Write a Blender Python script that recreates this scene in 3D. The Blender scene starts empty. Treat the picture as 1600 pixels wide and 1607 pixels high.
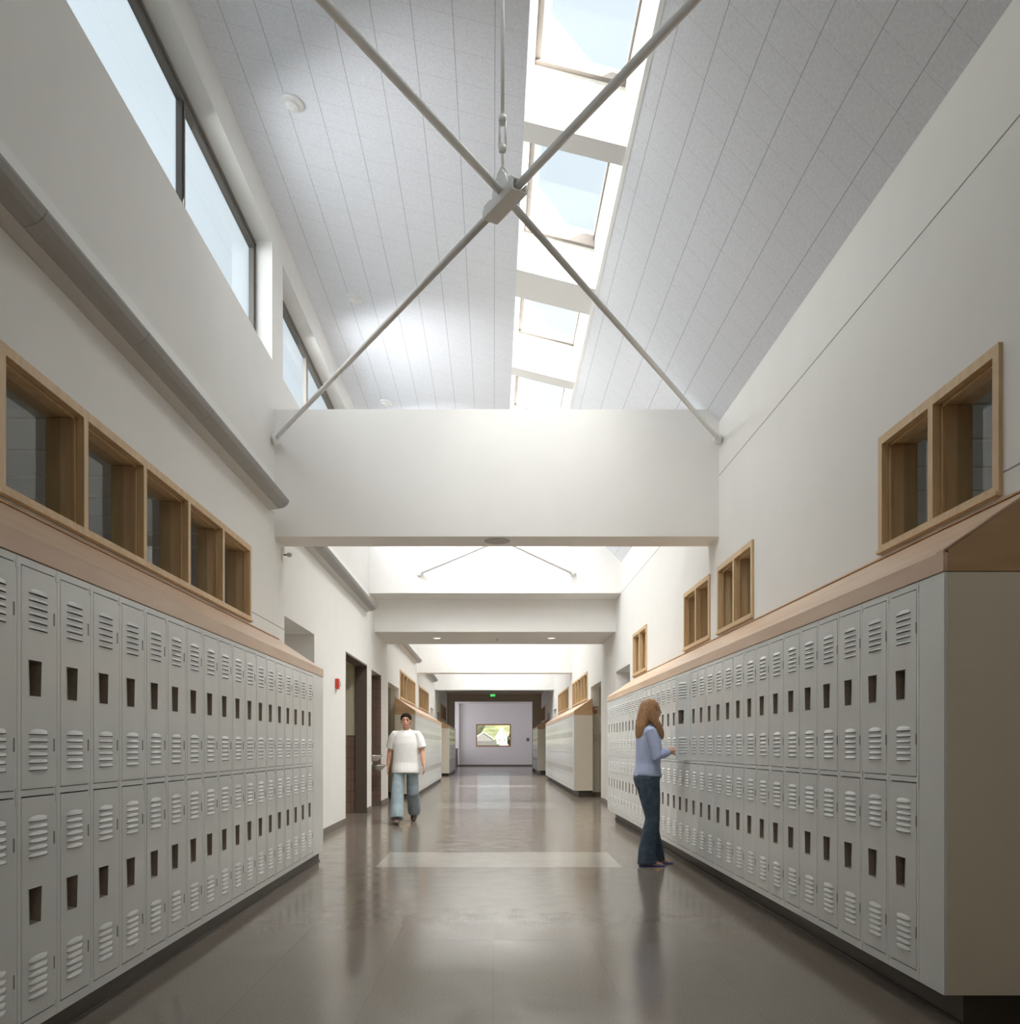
import bpy, bmesh, math, random
from mathutils import Vector, Matrix
random.seed(7)
PI = math.pi
S = bpy.context.scene
COL = S.collection
# ------------------------------------------------------------------ camera (view camera with shift, eye 1.22 m)
H = 1.22
cam_d = bpy.data.cameras.new('camera'); cam = bpy.data.objects.new('camera', cam_d); COL.objects.link(cam)
cam.location = (0, 0, H); cam.rotation_euler = (PI/2, 0, 0)
cam_d.sensor_fit = 'HORIZONTAL'; cam_d.sensor_width = 36; cam_d.lens = 1370/1600*36
cam_d.shift_x = (800-774)/1600; cam_d.shift_y = (1171-803.5)/1600
cam_d.clip_end = 2000; cam_d.clip_start = .05
S.camera = cam
S.view_settings.view_transform = 'Standard'; S.view_settings.look = 'None'
S.view_settings.gamma = 1; S.view_settings.use_curve_mapping = False
S.view_settings.exposure = 0.15
S.cycles.max_bounces = 14; S.cycles.diffuse_bounces = 10; S.cycles.glossy_bounces = 5
S.cycles.transparent_max_bounces = 16; S.cycles.caustics_reflective = False; S.cycles.caustics_refractive = False
S.cycles.sample_clamp_indirect = 6
# ------------------------------------------------------------------ world, sun, daylight in the glazing, added fill lights
w = bpy.data.worlds.new('sky'); S.world = w; w.use_nodes = True
bg = w.node_tree.nodes['Background']; bg.inputs[0].default_value = (.81, .91, 1.0, 1); bg.inputs[1].default_value = .98
sd = bpy.data.lights.new('sun', 'SUN'); sd.energy = 24; sd.angle = .01; sd.color = (1, .95, .86)
sun = bpy.data.objects.new('sun', sd); COL.objects.link(sun)
sun.rotation_euler = Vector((.62, -.70, .25)).to_track_quat('Z', 'Y').to_euler()
def area(name, loc, direction, sx, sy, L, color=(1, 1, 1), spread=PI):
    """Area light of radiance L; sx along the Y axis of the corridor where possible."""
    d = bpy.data.lights.new(name, 'AREA'); d.shape = 'RECTANGLE'; d.size = sx; d.size_y = sy
    d.energy = L*PI*sx*sy; d.color = color; d.spread = spread
    o = bpy.data.objects.new(name, d); COL.objects.link(o); o.location = loc
    z = -Vector(direction).normalized()
    x = Vector((0, 1, 0)) if abs(z.y) < .9 else Vector((1, 0, 0))
    y = z.cross(x).normalized(); x = y.cross(z)
    o.rotation_euler = Matrix((x, y, z)).transposed().to_euler()
    return o
SKY = (.83, .92, 1.0)
# bays with a high roof: (Y start, Y end), clerestory ranges, skylight wells, daylight level of clerestory and skylight
BAYS = [
    ((1.0, 9.2), (1.5, 9.10), [(1.0, 2.5), (2.73, 4.72), (4.95, 6.94), (7.17, 9.10)], 3.2, 7.0),
    ((9.2, 16.25), (9.56, 15.9), [(9.65, 11.43), (11.68, 13.9), (14.12, 16.25)], 6.0, 20.0),
    ((19.0, 26.4), (19.4, 26.2), [(19.0, 21.3), (21.55, 23.8), (24.05, 26.4)], 6.0, 16.0),
    ((26.9, 34.4), (27.2, 34.1), [(26.9, 29.2), (29.45, 31.7), (31.95, 34.4)], 5.0, 16.0),
]
WL, WR = 2.305, 2.377          # wall planes
FL, FR = 1.824, 1.925          # locker faces
def zc(x):                     # underside of the left ceiling and of the skylight slot
    return 6.252-.255*x if x <= 1.0595 else 5.982-1.0217*(x-1.0595)
def zg(x): return 6.252-.255*x+.50
for (b, cl, wells, Lc, Ls) in BAYS:
    n = .255
    ym = cl[0]+(cl[1]-cl[0])*.49
    for a, c, k in ((cl[0], ym, (.10 if b[0] == 1.0 else 1)), (ym, cl[1], 1)):
        area('clerestory_daylight', (-2.56, (a+c)/2, 5.868), (1, 1.0, -.35), c-a, 1.10, Lc*k, (.97, .985, 1.0), math.radians(140))
    for (a, c) in wells:
        k = {1.0: .05, 2.73: .15, 4.95: .75, 7.17: 1.25}.get(a, 1.0)
        area('skylight_daylight', (.70, (a+c)/2, zg(.70)+.12), (-.1, .25, -1), c-a-.06, .66, Ls*k, (1.0, .97, .925), math.radians(104))
area('rear_fill', (0, -3.2, 3.40), (0, 0, -1), 1.2, .6, 11.0, (1, .86, .70))  # unseen warm light added behind the camera, no fixture there
area('lobby_fill', (-3.6, 48.6, 2.3), (1, 0, -.02), 6.5, 2.2, 2.6, (.90, .88, 1.0))  # unseen side lights added to brighten the lobby, whose side walls are solid
area('lobby_fill', (3.9, 48.0, 2.3), (-1, 0, -.02), 5.5, 2.0, 1.2, (.90, .88, 1.0))
for (x0, y0, y1, L) in ((-6.3, 2.2, 9.0, .7), (6.3, 3.6, 11.0, .7), (6.3, 12.3, 14.9, .5), (-6.3, 21.4, 31.0, .5), (6.3, 22.0, 32.0, .5)):
    area('classroom_fill', (x0, (y0+y1)/2, 1.9), (-x0, 0, .001), y1-y0-.8, 1.3, L, (.95, .97, 1))  # panels added inside the classrooms to light their ceilings, no window modelled

# ------------------------------------------------------------------ materials
def mat(name, col, rough=.6, metal=0, spec=.5, noise=0, nscale=60, bump=0, bscale=200, emit=None, estr=0):
    m = bpy.data.materials.new(name); m.use_nodes = True
    nt = m.node_tree; p = nt.nodes['Principled BSDF']
    p.inputs['Base Color'].default_value = (*col, 1); p.inputs['Roughness'].default_value = rough
    p.inputs['Metallic'].default_value = metal; p.inputs['Specular IOR Level'].default_value = spec
    tc = nt.nodes.new('ShaderNodeTexCoord')
    if noise:
        n = nt.nodes.new('ShaderNodeTexNoise'); n.inputs['Scale'].default_value = nscale; n.inputs['Detail'].default_value = 4
        nt.links.new(tc.outputs['Object'], n.inputs['Vector'])
        r = nt.nodes.new('ShaderNodeMapRange'); r.inputs[1].default_value = .3; r.inputs[2].default_value = .7
        r.inputs[3].default_value = 1-noise; r.inputs[4].default_value = 1+noise
        nt.links.new(n.outputs[0], r.inputs[0])
        v = nt.nodes.new('ShaderNodeVectorMath'); v.operation = 'SCALE'; v.inputs[0].default_value = col
        nt.links.new(r.outputs[0], v.inputs['Scale']); nt.links.new(v.outputs[0], p.inputs['Base Color'])
    if bump:
        n = nt.nodes.new('ShaderNodeTexNoise'); n.inputs['Scale'].default_value = bscale
        nt.links.new(tc.outputs['Object'], n.inputs['Vector'])
        b = nt.nodes.new('ShaderNodeBump'); b.inputs['Strength'].default_value = bump; b.inputs['Distance'].default_value = .002
        nt.links.new(n.outputs[0], b.inputs['Height']); nt.links.new(b.outputs[0], p.inputs['Normal'])
    if emit:
        p.inputs['Emission Color'].default_value = (*emit, 1); p.inputs['Emission Strength'].default_value = estr
    return m
M = {}
M['wall'] = mat('painted_wall', (.82, .81, .785), .75, noise=.012, nscale=3, bump=.15, bscale=300)
M['white'] = mat('white_trim_paint', (.86, .86, .84), .5)
M['steel'] = mat('white_painted_steel', (.80, .80, .78), .38, noise=.02, nscale=20)
M['locker'] = mat('locker_enamel', (.765, .785, .775), .24, noise=.012, nscale=8)
M['dark'] = mat('louvre_slot_shade', (.06, .055, .05), .8)  # shade of the louvre openings, painted on their closed undersides
M['pocket'] = mat('brushed_pocket_steel', (.36, .31, .26), .42, metal=.25, noise=.1, nscale=40)
M['latch'] = mat('black_latch', (.02, .018, .016), .4)
M['hinge'] = mat('hinge_metal', (.34, .33, .30), .45, metal=.3)
M['panel'] = mat('locker_side_enamel', (.60, .59, .54), .42, noise=.015, nscale=5)
M['endp'] = mat('beige_end_panel', (.76, .70, .58), .5, noise=.015, nscale=5)
M['base'] = mat('dark_plinth', (.075, .062, .05), .45)
M['cove'] = mat('rubber_cove_base', (.17, .145, .12), .4, noise=.05)
M['bronze'] = mat('bronze_frame', (.15, .135, .12), .45, metal=.3)
M['grey'] = mat('grey_blind_cover', (.36, .36, .35), .55, noise=.05, nscale=400)
M['paleg'] = mat('pale_grey_steel', (.58, .57, .55), .5)
M['taupe'] = mat('taupe_frame', (.22, .19, .175), .5)
M['khaki'] = mat('khaki_paint', (.56, .51, .38), .7)
M['brownjamb'] = mat('brown_jamb', (.10, .077, .057), .5, noise=.06)
M['red'] = mat('red_plastic', (.55, .05, .025), .4)
M['black'] = mat('black_plastic', (.03, .03, .03), .5)
M['chrome'] = mat('chrome', (.75, .74, .72), .18, metal=1)
M['paper'] = mat('paper', (.78, .77, .73), .8)
M['plaque'] = mat('plaque', (.10, .10, .10), .5)
M['clgrey'] = mat('classroom_paint', (.52, .52, .49), .8)
M['skin'] = mat('skin', (.62, .36, .25), .5, noise=.03, nscale=20)
M['skinm'] = mat('skin_tan', (.50, .27, .18), .5, noise=.03, nscale=20)
M['lips'] = mat('lips', (.50, .17, .14), .45)
M['eye'] = mat('eye_dark', (.05, .035, .03), .25)
M['shirt'] = mat('blue_oxford', (.46, .52, .74), .85, noise=.06, nscale=25, bump=.4, bscale=60)
M['tee'] = mat('white_cotton', (.78, .77, .76), .9, noise=.03, nscale=15, bump=.4, bscale=40)
M['jeans'] = mat('dark_denim', (.055, .085, .12), .85, noise=.3, nscale=18, bump=.4, bscale=80)
M['jeansl'] = mat('faded_denim', (.27, .34, .38), .85, noise=.15, nscale=12, bump=.4, bscale=60)
M['flop'] = mat('blue_rubber', (.10, .17, .50), .6)
M['shoe'] = mat('dark_shoe', (.07, .045, .035), .6)
M['hairm'] = mat('dark_hair', (.018, .013, .011), .9, spec=.1)

def strands(name, c1, c2, sc):
    m = mat(name, c1, .5); nt = m.node_tree; p = nt.nodes['Principled BSDF']
    tc = nt.nodes.new('ShaderNodeTexCoord'); mp = nt.nodes.new('ShaderNodeMapping'); mp.inputs['Scale'].default_value = sc
    n = nt.nodes.new('ShaderNodeTexNoise'); n.inputs['Scale'].default_value = 1; n.inputs['Detail'].default_value = 3
    r = nt.nodes.new('ShaderNodeValToRGB'); r.color_ramp.elements[0].position = .35; r.color_ramp.elements[1].position = .68
    r.color_ramp.elements[0].color = (*c1, 1); r.color_ramp.elements[1].color = (*c2, 1)
    nt.links.new(tc.outputs['Object'], mp.inputs[0]); nt.links.new(mp.outputs[0], n.inputs[0])
    nt.links.new(n.outputs[0], r.inputs[0]); nt.links.new(r.outputs[0], p.inputs['Base Color'])
    return m
M['hair'] = strands('auburn_blonde_hair', (.24, .115, .05), (.46, .26, .12), (160, 160, 8))
M['maple'] = strands('maple_cap', (.66, .46, .32), (.74, .55, .40), (9, .9, 9)); M['maple'].node_tree.nodes['Principled BSDF'].inputs['Roughness'].default_value = .38
M['mapledark'] = strands('maple_end', (.50, .31, .16), (.58, .38, .21), (2, 2, 9))
M['frame'] = strands('maple_window_frame', (.58, .41, .23), (.67, .49, .29), (20, 20, 2.5))

def glass_mat(name, tint, k=1.0):
    m = bpy.data.materials.new(name); m.use_nodes = True; nt = m.node_tree
    nt.nodes.remove(nt.nodes['Principled BSDF']); out = nt.nodes['Material Output']
    t = nt.nodes.new('ShaderNodeBsdfTransparent'); t.inputs[0].default_value = (*tint, 1)
    g = nt.nodes.new('ShaderNodeBsdfGlossy'); g.inputs['Roughness'].default_value = .02
    lw = nt.nodes.new('ShaderNodeLayerWeight'); pw = nt.nodes.new('ShaderNodeMath'); pw.operation = 'POWER'; pw.inputs[1].default_value = 5
    nt.links.new(lw.outputs['Facing'], pw.inputs[0]); f = nt.nodes.new('ShaderNodeMath'); f.operation = 'MULTIPLY_ADD'
    nt.links.new(pw.outputs[0], f.inputs[0]); f.inputs[1].default_value = .85; f.inputs[2].default_value = .06
    mx = nt.nodes.new('ShaderNodeMixShader')
    nt.links.new(f.outputs[0], mx.inputs[0]); nt.links.new(t.outputs[0], mx.inputs[1]); nt.links.new(g.outputs[0], mx.inputs[2])
    nt.links.new(mx.outputs[0], out.inputs[0])
    return m
M['glass'] = glass_mat('window_glass', (.93, .96, .95))
M['glassg'] = glass_mat('grey_glass', (.80, .82, .79))

def tile_ceiling():
    m = mat('acoustic_ceiling_tile', (.79, .81, .86), .85); nt = m.node_tree; p = nt.nodes['Principled BSDF']; L = nt.links
    uv = nt.nodes.new('ShaderNodeUVMap'); uv.uv_map = 'metres'
    sp = nt.nodes.new('ShaderNodeSeparateXYZ'); L.new(uv.outputs[0], sp.inputs[0])
    def line(sock, period, width, amount):
        a = nt.nodes.new('ShaderNodeMath'); a.operation = 'PINGPONG'; a.inputs[1].default_value = period/2; L.new(sock, a.inputs[0])
        b = nt.nodes.new('ShaderNodeMath'); b.operation = 'LESS_THAN'; b.inputs[1].default_value = width; L.new(a.outputs[0], b.inputs[0])
        c = nt.nodes.new('ShaderNodeMath'); c.operation = 'MULTIPLY'; c.inputs[1].default_value = amount; L.new(b.outputs[0], c.inputs[0]); return c
    l1 = line(sp.outputs[0], .3048, .0030, .42); l2 = line(sp.outputs[1], .3048, .0030, .14)
    mx = nt.nodes.new('ShaderNodeMath'); mx.operation = 'MAXIMUM'; L.new(l1.outputs[0], mx.inputs[0]); L.new(l2.outputs[0], mx.inputs[1])
    tc = nt.nodes.new('ShaderNodeTexCoord'); n = nt.nodes.new('ShaderNodeTexNoise'); n.inputs['Scale'].default_value = 55; n.inputs['Detail'].default_value = 5
    L.new(tc.outputs['Object'], n.inputs[0])
    r = nt.nodes.new('ShaderNodeMapRange'); r.inputs[1].default_value = .25; r.inputs[2].default_value = .75; r.inputs[3].default_value = .90; r.inputs[4].default_value = 1.06
    L.new(n.outputs[0], r.inputs[0])
    s = nt.nodes.new('ShaderNodeMath'); s.operation = 'SUBTRACT'; L.new(r.outputs[0], s.inputs[0]); L.new(mx.outputs[0], s.inputs[1])
    v = nt.nodes.new('ShaderNodeVectorMath'); v.operation = 'SCALE'; v.inputs[0].default_value = (.79, .81, .86)
    L.new(s.outputs[0], v.inputs['Scale']); L.new(v.outputs[0], p.inputs['Base Color'])
    return m
M['ctile'] = tile_ceiling()

def floor_mat():
    m = mat('polished_vinyl_tile', (.2, .17, .15), .2); nt = m.node_tree; p = nt.nodes['Principled BSDF']; L = nt.links
    tc = nt.nodes.new('ShaderNodeTexCoord'); sp = nt.nodes.new('ShaderNodeSeparateXYZ'); L.new(tc.outputs['Object'], sp.inputs[0])
    br = nt.nodes.new('ShaderNodeTexBrick'); br.offset = 0; br.inputs['Scale'].default_value = 1
    br.inputs['Brick Width'].default_value = .6096; br.inputs['Row Height'].default_value = .6096; br.inputs['Mortar Size'].default_value = .0018
    br.inputs['Color1'].default_value = (.205, .172, .142, 1); br.inputs['Color2'].default_value = (.211, .177, .146, 1); br.inputs['Mortar'].default_value = (.172, .144, .119, 1)
    L.new(tc.outputs['Object'], br.inputs['Vector'])
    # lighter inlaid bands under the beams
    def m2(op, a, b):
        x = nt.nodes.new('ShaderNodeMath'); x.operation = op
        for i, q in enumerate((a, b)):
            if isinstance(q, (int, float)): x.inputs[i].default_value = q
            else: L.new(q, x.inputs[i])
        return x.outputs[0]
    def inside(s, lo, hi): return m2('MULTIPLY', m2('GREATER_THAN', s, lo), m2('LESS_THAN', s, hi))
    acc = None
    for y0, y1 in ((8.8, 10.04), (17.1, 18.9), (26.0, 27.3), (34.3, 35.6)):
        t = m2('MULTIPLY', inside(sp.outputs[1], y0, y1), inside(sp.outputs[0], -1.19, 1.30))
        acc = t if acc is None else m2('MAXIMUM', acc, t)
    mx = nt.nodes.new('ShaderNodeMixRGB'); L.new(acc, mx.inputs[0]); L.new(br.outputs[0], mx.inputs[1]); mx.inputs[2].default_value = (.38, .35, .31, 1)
    n = nt.nodes.new('ShaderNodeTexNoise'); n.inputs['Scale'].default_value = 90; n.inputs['Detail'].default_value = 6; L.new(tc.outputs['Object'], n.inputs[0])
    r = nt.nodes.new('ShaderNodeMapRange'); r.inputs[1].default_value = .3; r.inputs[2].default_value = .7; r.inputs[3].default_value = .86; r.inputs[4].default_value = 1.14; L.new(n.outputs[0], r.inputs[0])
    v = nt.nodes.new('ShaderNodeVectorMath'); v.operation = 'SCALE'; L.new(mx.outputs[0], v.inputs[0]); L.new(r.outputs[0], v.inputs['Scale']); L.new(v.outputs[0], p.inputs['Base Color'])
    n2 = nt.nodes.new('ShaderNodeTexNoise'); n2.inputs['Scale'].default_value = 5; n2.inputs['Detail'].default_value = 5; L.new(tc.outputs['Object'], n2.inputs[0])
    rr = nt.nodes.new('ShaderNodeMapRange'); rr.inputs[1].default_value = .3; rr.inputs[2].default_value = .7; rr.inputs[3].default_value = .11; rr.inputs[4].default_value = .19; L.new(n2.outputs[0], rr.inputs[0])
    L.new(rr.outputs[0], p.inputs['Roughness'])
    n3 = nt.nodes.new('ShaderNodeTexNoise'); n3.inputs['Scale'].default_value = 1.2; n3.inputs['Detail'].default_value = 3; L.new(tc.outputs['Object'], n3.inputs[0])
    b = nt.nodes.new('ShaderNodeBump'); b.inputs['Strength'].default_value = .04; b.inputs['Distance'].default_value = .004; L.new(n3.outputs[0], b.inputs['Height']); L.new(b.outputs[0], p.inputs['Normal'])
    p.inputs['Specular IOR Level'].default_value = .55
    return m
M['floor'] = floor_mat()

def tilewall(name, c, w_, h_, mortar):
    m = mat(name, c, .35); nt = m.node_tree; p = nt.nodes['Principled BSDF']; tc = nt.nodes.new('ShaderNodeTexCoord')
    mp = nt.nodes.new('ShaderNodeMapping'); mp.inputs['Rotation'].default_value = (PI/2, 0, 0)
    br = nt.nodes.new('ShaderNodeTexBrick'); br.offset = 0; br.inputs['Scale'].default_value = 1; br.inputs['Brick Width'].default_value = w_; br.inputs['Row Height'].default_value = h_
    br.inputs['Mortar Size'].default_value = .006; br.inputs['Color1'].default_value = (*c, 1); br.inputs['Color2'].default_value = (c[0]*1.15, c[1]*1.12, c[2]*1.1, 1); br.inputs['Mortar'].default_value = (*mortar, 1)
    nt.links.new(tc.outputs['Object'], mp.inputs[0]); nt.links.new(mp.outputs[0], br.inputs[0]); nt.links.new(br.outputs[0], p.inputs['Base Color']); return m
M['btile'] = tilewall('brown_wall_tile', (.20, .135, .10), .2, .2, (.12, .09, .07))

# ------------------------------------------------------------------ mesh helpers
class MB:
    def __init__(s): s.v = []; s.f = []; s.m = []
    def add(s, vs, fs, mi=0):
        o = len(s.v); s.v += [tuple(x) for x in vs]; s.f += [tuple(i+o for i in f) for f in fs]; s.m += [mi]*len(fs); return s
    def box(s, x0, x1, y0, y1, z0, z1, mi=0):
        return s.add([(x0,y0,z0),(x1,y0,z0),(x1,y1,z0),(x0,y1,z0),(x0,y0,z1),(x1,y0,z1),(x1,y1,z1),(x0,y1,z1)],
                     [(0,3,2,1),(4,5,6,7),(0,1,5,4),(1,2,6,5),(2,3,7,6),(3,0,4,7)], mi)
    def prism_y(s, poly, y0, y1, mi=0):      # poly of (x,z)
        n = len(poly)
        return s.add([(x, y0, z) for x, z in poly]+[(x, y1, z) for x, z in poly],
                     [tuple(range(n))[::-1], tuple(range(n, 2*n))]+[(i, (i+1) % n, n+(i+1) % n, n+i) for i in range(n)], mi)
    def tube(s, pts, rad, n=12, side=(1, 0, 0), mi=0, closed=True):
        """loft of ellipses along pts; rad = r or (ra, rb) per point, ra along side"""
        P = [Vector(p) for p in pts]; sd_ = Vector(side); base = len(s.v); rings = []
        for i, p in enumerate(P):
            t = (P[min(i+1, len(P)-1)]-P[max(i-1, 0)]).normalized()
            u = (sd_-t*sd_.dot(t));
            if u.length < 1e-4: u = Vector((0, 1, 0))-t*t.y
            u.normalize(); v = t.cross(u)
            r = rad[i] if isinstance(rad, (list, tuple)) else rad
            ra, rb = r if isinstance(r, tuple) else (r, r)
            s.v += [tuple(p+u*ra*math.cos(2*PI*k/n)+v*rb*math.sin(2*PI*k/n)) for k in range(n)]
        for i in range(len(P)-1):
            for k in range(n):
                a = base+i*n+k; b = base+i*n+(k+1) % n
                s.f.append((a, b, b+n, a+n)); s.m.append(mi)
        if closed:
            s.f.append(tuple(base+k for k in range(n))[::-1]); s.f.append(tuple(base+(len(P)-1)*n+k for k in range(n))); s.m += [mi, mi]
        return s
    def ball(s, c, r, n=16, mi=0, zlo=-1, zhi=1):
        c = Vector(c); r = r if isinstance(r, (tuple, list)) else (r, r, r); m = max(6, n//2)
        pts = []; rad = []
        a0 = math.asin(zlo); a1 = math.asin(zhi); base = len(s.v)
        for i in range(m+1):
            a = a0+(a1-a0)*i/m; z = math.sin(a); q = max(math.cos(a), .01)
            s.v += [(c.x+r[0]*q*math.cos(2*PI*k/n), c.y+r[1]*q*math.sin(2*PI*k/n), c.z+r[2]*z) for k in range(n)]
        for i in range(m):
            for k in range(n):
                a = base+i*n+k; b = base+i*n+(k+1) % n
                s.f.append((a, b, b+n, a+n)); s.m.append(mi)
        s.f.append(tuple(base+k for k in range(n))[::-1]); s.f.append(tuple(base+m*n+k for k in range(n))); s.m += [mi, mi]
        return s
    def lathe(s, c, prof, axis='z', n=24, mi=0):   # prof of (r, h)
        base = len(s.v); c = Vector(c)
        for r, h in prof:
            for k in range(n):
                a = 2*PI*k/n; q = (r*math.cos(a), r*math.sin(a), h)
                if axis == 'x': q = (h, q[0], q[1])
                if axis == 'y': q = (q[0], h, q[1])
                s.v.append(tuple(c+Vector(q)))
        for i in range(len(prof)-1):
            for k in range(n):
                a = base+i*n+k; b = base+i*n+(k+1) % n
                s.f.append((a, b, b+n, a+n)); s.m.append(mi)
        s.f.append(tuple(base+k for k in range(n))[::-1]); s.f.append(tuple(base+(len(prof)-1)*n+k for k in range(n))); s.m += [mi, mi]
        return s
    def build(s, name, mats, parent=None, smooth=False, recalc=True, loc=None, bevel=0):
        me = bpy.data.meshes.new(name); me.from_pydata(s.v, [], s.f)
        mats = mats if isinstance(mats, (list, tuple)) else [mats]
        for q in mats: me.materials.append(M[q] if isinstance(q, str) else q)
        for p, i in zip(me.polygons, s.m): p.material_index = i
        if recalc:
            bm = bmesh.new(); bm.from_mesh(me); bmesh.ops.recalc_face_normals(bm, faces=bm.faces); bm.to_mesh(me); bm.free()
        if smooth:
            for p in me.polygons: p.use_smooth = True
        o = bpy.data.objects.new(name, me); COL.objects.link(o)
        if loc is not None: o.location = loc
        if parent is not None: o.parent = parent
        if bevel:
            b = o.modifiers.new('bevel', 'BEVEL'); b.width = bevel; b.segments = 2; b.limit_method = 'ANGLE'
        return o
def empty(name, loc=(0, 0, 0), rz=0):
    o = bpy.data.objects.new(name, None); COL.objects.link(o); o.location = loc; o.rotation_euler = (0, 0, rz); o.empty_display_size = .1; return o
def tag(o, label, cat, group=None):
    o['label'] = label; o['category'] = cat
    if group: o['group'] = group
    return o
def struct(o, label=None):
    o['kind'] = 'structure'
    if label: o['label'] = label
    return o
def child_loc(o, root):  # keep world coordinates of a mesh authored in world space under a moved root
    o.parent = root; o.matrix_parent_inverse = Matrix.Translation(-Vector(root.location)); return o

# ------------------------------------------------------------------ the shell
def wall(name, x0, x1, y0, y1, z0, z1, holes, matname='wall'):
    ys = sorted({y0, y1, *[h[0] for h in holes], *[h[1] for h in holes]}); mb = MB()
    for a, b in zip(ys, ys[1:]):
        mid = (a+b)/2; hs = sorted([(h[2], h[3]) for h in holes if h[0] < mid < h[1]]); z = z0
        for lo, hi in hs:
            if lo > z+1e-5: mb.box(x0, x1, a, b, z, lo)
            z = max(z, hi)
        if z < z1: mb.box(x0, x1, a, b, z, z1)
    return struct(mb.build(name, matname))
YB, YE = -7.0, 53.0
WIN_Z = (2.39, 3.107)
lwin = [(3.21, 8.26, 6), (21.5, 25.6, 5), (26.9, 30.9, 5), (38.0, 42.3, 5)]
rwin = [(4.075, 5.353, 2), (7.96, 9.22, 2), (9.557, 10.84, 2), (13.49, 14.80, 2), (22.0, 26.2, 5), (27.6, 31.9, 5), (40.0, 43.3, 4)]
lalc = [(9.63, 11.24, 2.66, .8), (13.62, 15.90, 2.70, 1.5), (16.5, 17.9, 2.67, .5), (19.1, 21.3, 2.63, 1.0), (31.9, 33.6, 2.65, .8), (35.9, 37.6, 2.64, .8)]
ralc = [(15.2, 17.0, 2.66, .8), (19.3, 21.3, 2.66, .9), (33.1, 34.5, 2.65, .8), (37.0, 38.9, 2.65, .8)]
IN = .03
lh = [(a+IN, b-IN, WIN_Z[0]+IN, WIN_Z[1]-IN) for a, b, n in lwin]+[(a, b, 0, z) for a, b, z, d in lalc]+[(c[0], c[1], 5.246, 6.49) for _, c, *_r in BAYS]
rh = [(a+IN, b-IN, WIN_Z[0]+IN, WIN_Z[1]-IN) for a, b, n in rwin]+[(a, b, 0, z) for a, b, z, d in ralc]
wall('wall_left', -WL-.20, -WL, YB, 43.5, 0, 7.0, lh)
wall('wall_right', WR, WR+.20, YB, 43.5, 0, 4.75, rh)
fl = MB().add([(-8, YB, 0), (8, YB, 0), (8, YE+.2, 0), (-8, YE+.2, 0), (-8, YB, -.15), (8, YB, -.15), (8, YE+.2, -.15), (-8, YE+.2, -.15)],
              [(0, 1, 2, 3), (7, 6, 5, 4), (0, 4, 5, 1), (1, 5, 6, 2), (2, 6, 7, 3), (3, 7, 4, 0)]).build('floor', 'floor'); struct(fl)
struct(MB().box(-2.6, 2.7, YB-.2, YB, 0, 3.6).build('wall_back', 'wall'))
# alcove boxes behind the walls
def alcove(side, a, b, z, d, mats=('wall', 'wall'), ws=None):
    """U-shaped recess: two cheeks, back, lid, with an optional wainscot in the second material"""
    X0 = -WL-.20 if side < 0 else WR+.20
    X1 = X0+side*d; lo, hi = min(X0, X1), max(X0, X1)
    mb = MB(); t = .08
    zs = [(0, z, 0)] if ws is None else [(0, ws, 1), (ws, z, 0)]
    for z0, z1, mi in zs:
        mb.box(lo, hi, a-t, a, z0, z1, mi); mb.box(lo, hi, b, b+t, z0, z1, mi)
        xb = (X1, X1+side*t); mb.box(min(xb), max(xb), a-t, b+t, z0, z1, mi)
    mb.box(min(lo, X1+side*t), max(hi, X1+side*t), a-t, b+t, z, z+t, 0)
    return mb.build('wall_alcove', mats)
for i, (a, b, z, d) in enumerate(lalc):
    if i == 1: o = alcove(-1, a, b, z, d, ('khaki', 'btile'), 1.42)
    elif i == 2: o = alcove(-1, a, b, z, d, ('btile', 'btile'))
    else: o = alcove(-1, a, b, z, d, ('khaki', 'khaki') if i == 3 else ('wall', 'wall'))
    struct(o)
for i, (a, b, z, d) in enumerate(ralc): struct(alcove(1, a, b, z, d, ('khaki', 'khaki') if i == 1 else ('wall', 'wall')))
# brown lining of the restroom opening and of the fountain niche
tr = MB()
for (a, b, z, d) in (lalc[1],):
    tr.box(-WL-.205, -WL+.004, b-.03, b, 0, z); tr.box(-WL-.205, -WL+.004, a, a+.03, 0, z); tr.box(-WL-.205, -WL+.004, a, b, z-.03, z)
struct(tr.build('trim_1', 'brownjamb'))
tr = MB(); a, b, z, d = lalc[2]
tr.box(-WL-.205, -WL+.003, b-.02, b, 0.1, z); tr.box(-WL-.205, -WL+.003, a, a+.02, .1, z)
struct(tr.build('trim_2', 'btile'))

# beams and bulkheads
def slab(name, y0, y1, z0, z1, x0=-WL, x1=WR, m='wall'): return struct(MB().box(x0, x1, y0, y1, z0, z1).build(name, m))
slab('trim_3', 9.2, 9.66, 3.43, 4.77)
bb = MB().add([(x, y, z) for x in (-WL, WR) for y, z in ((16.25, 4.07), (16.95, 4.07), (16.95, 3.44), (19.0, 3.44), (19.0, 7.0), (16.25, 7.0))],
              [(0, 1, 2, 3, 4, 5), (11, 10, 9, 8, 7, 6)]+[(i, (i+1) % 6, 6+(i+1) % 6, 6+i) for i in range(6)])
struct(bb.build('trim_4', 'wall'))
slab('trim_5', 26.4, 26.9, 3.44, 7.0)
slab('trim_6', 34.4, 35.1, 3.44, 7.0)
slab('ceiling', YB, 1.0, 3.44, 7.0)
slab('ceiling', 35.1, 43.5, 3.80, 4.1, m=mat('warm_shade_ceiling', (.60, .54, .44), .7))  # warm shade of the low stretch is tinted into this ceiling colour
slab('ceiling', 43.5, YE, 3.80, 4.1, -4.2, 4.4)
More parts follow.
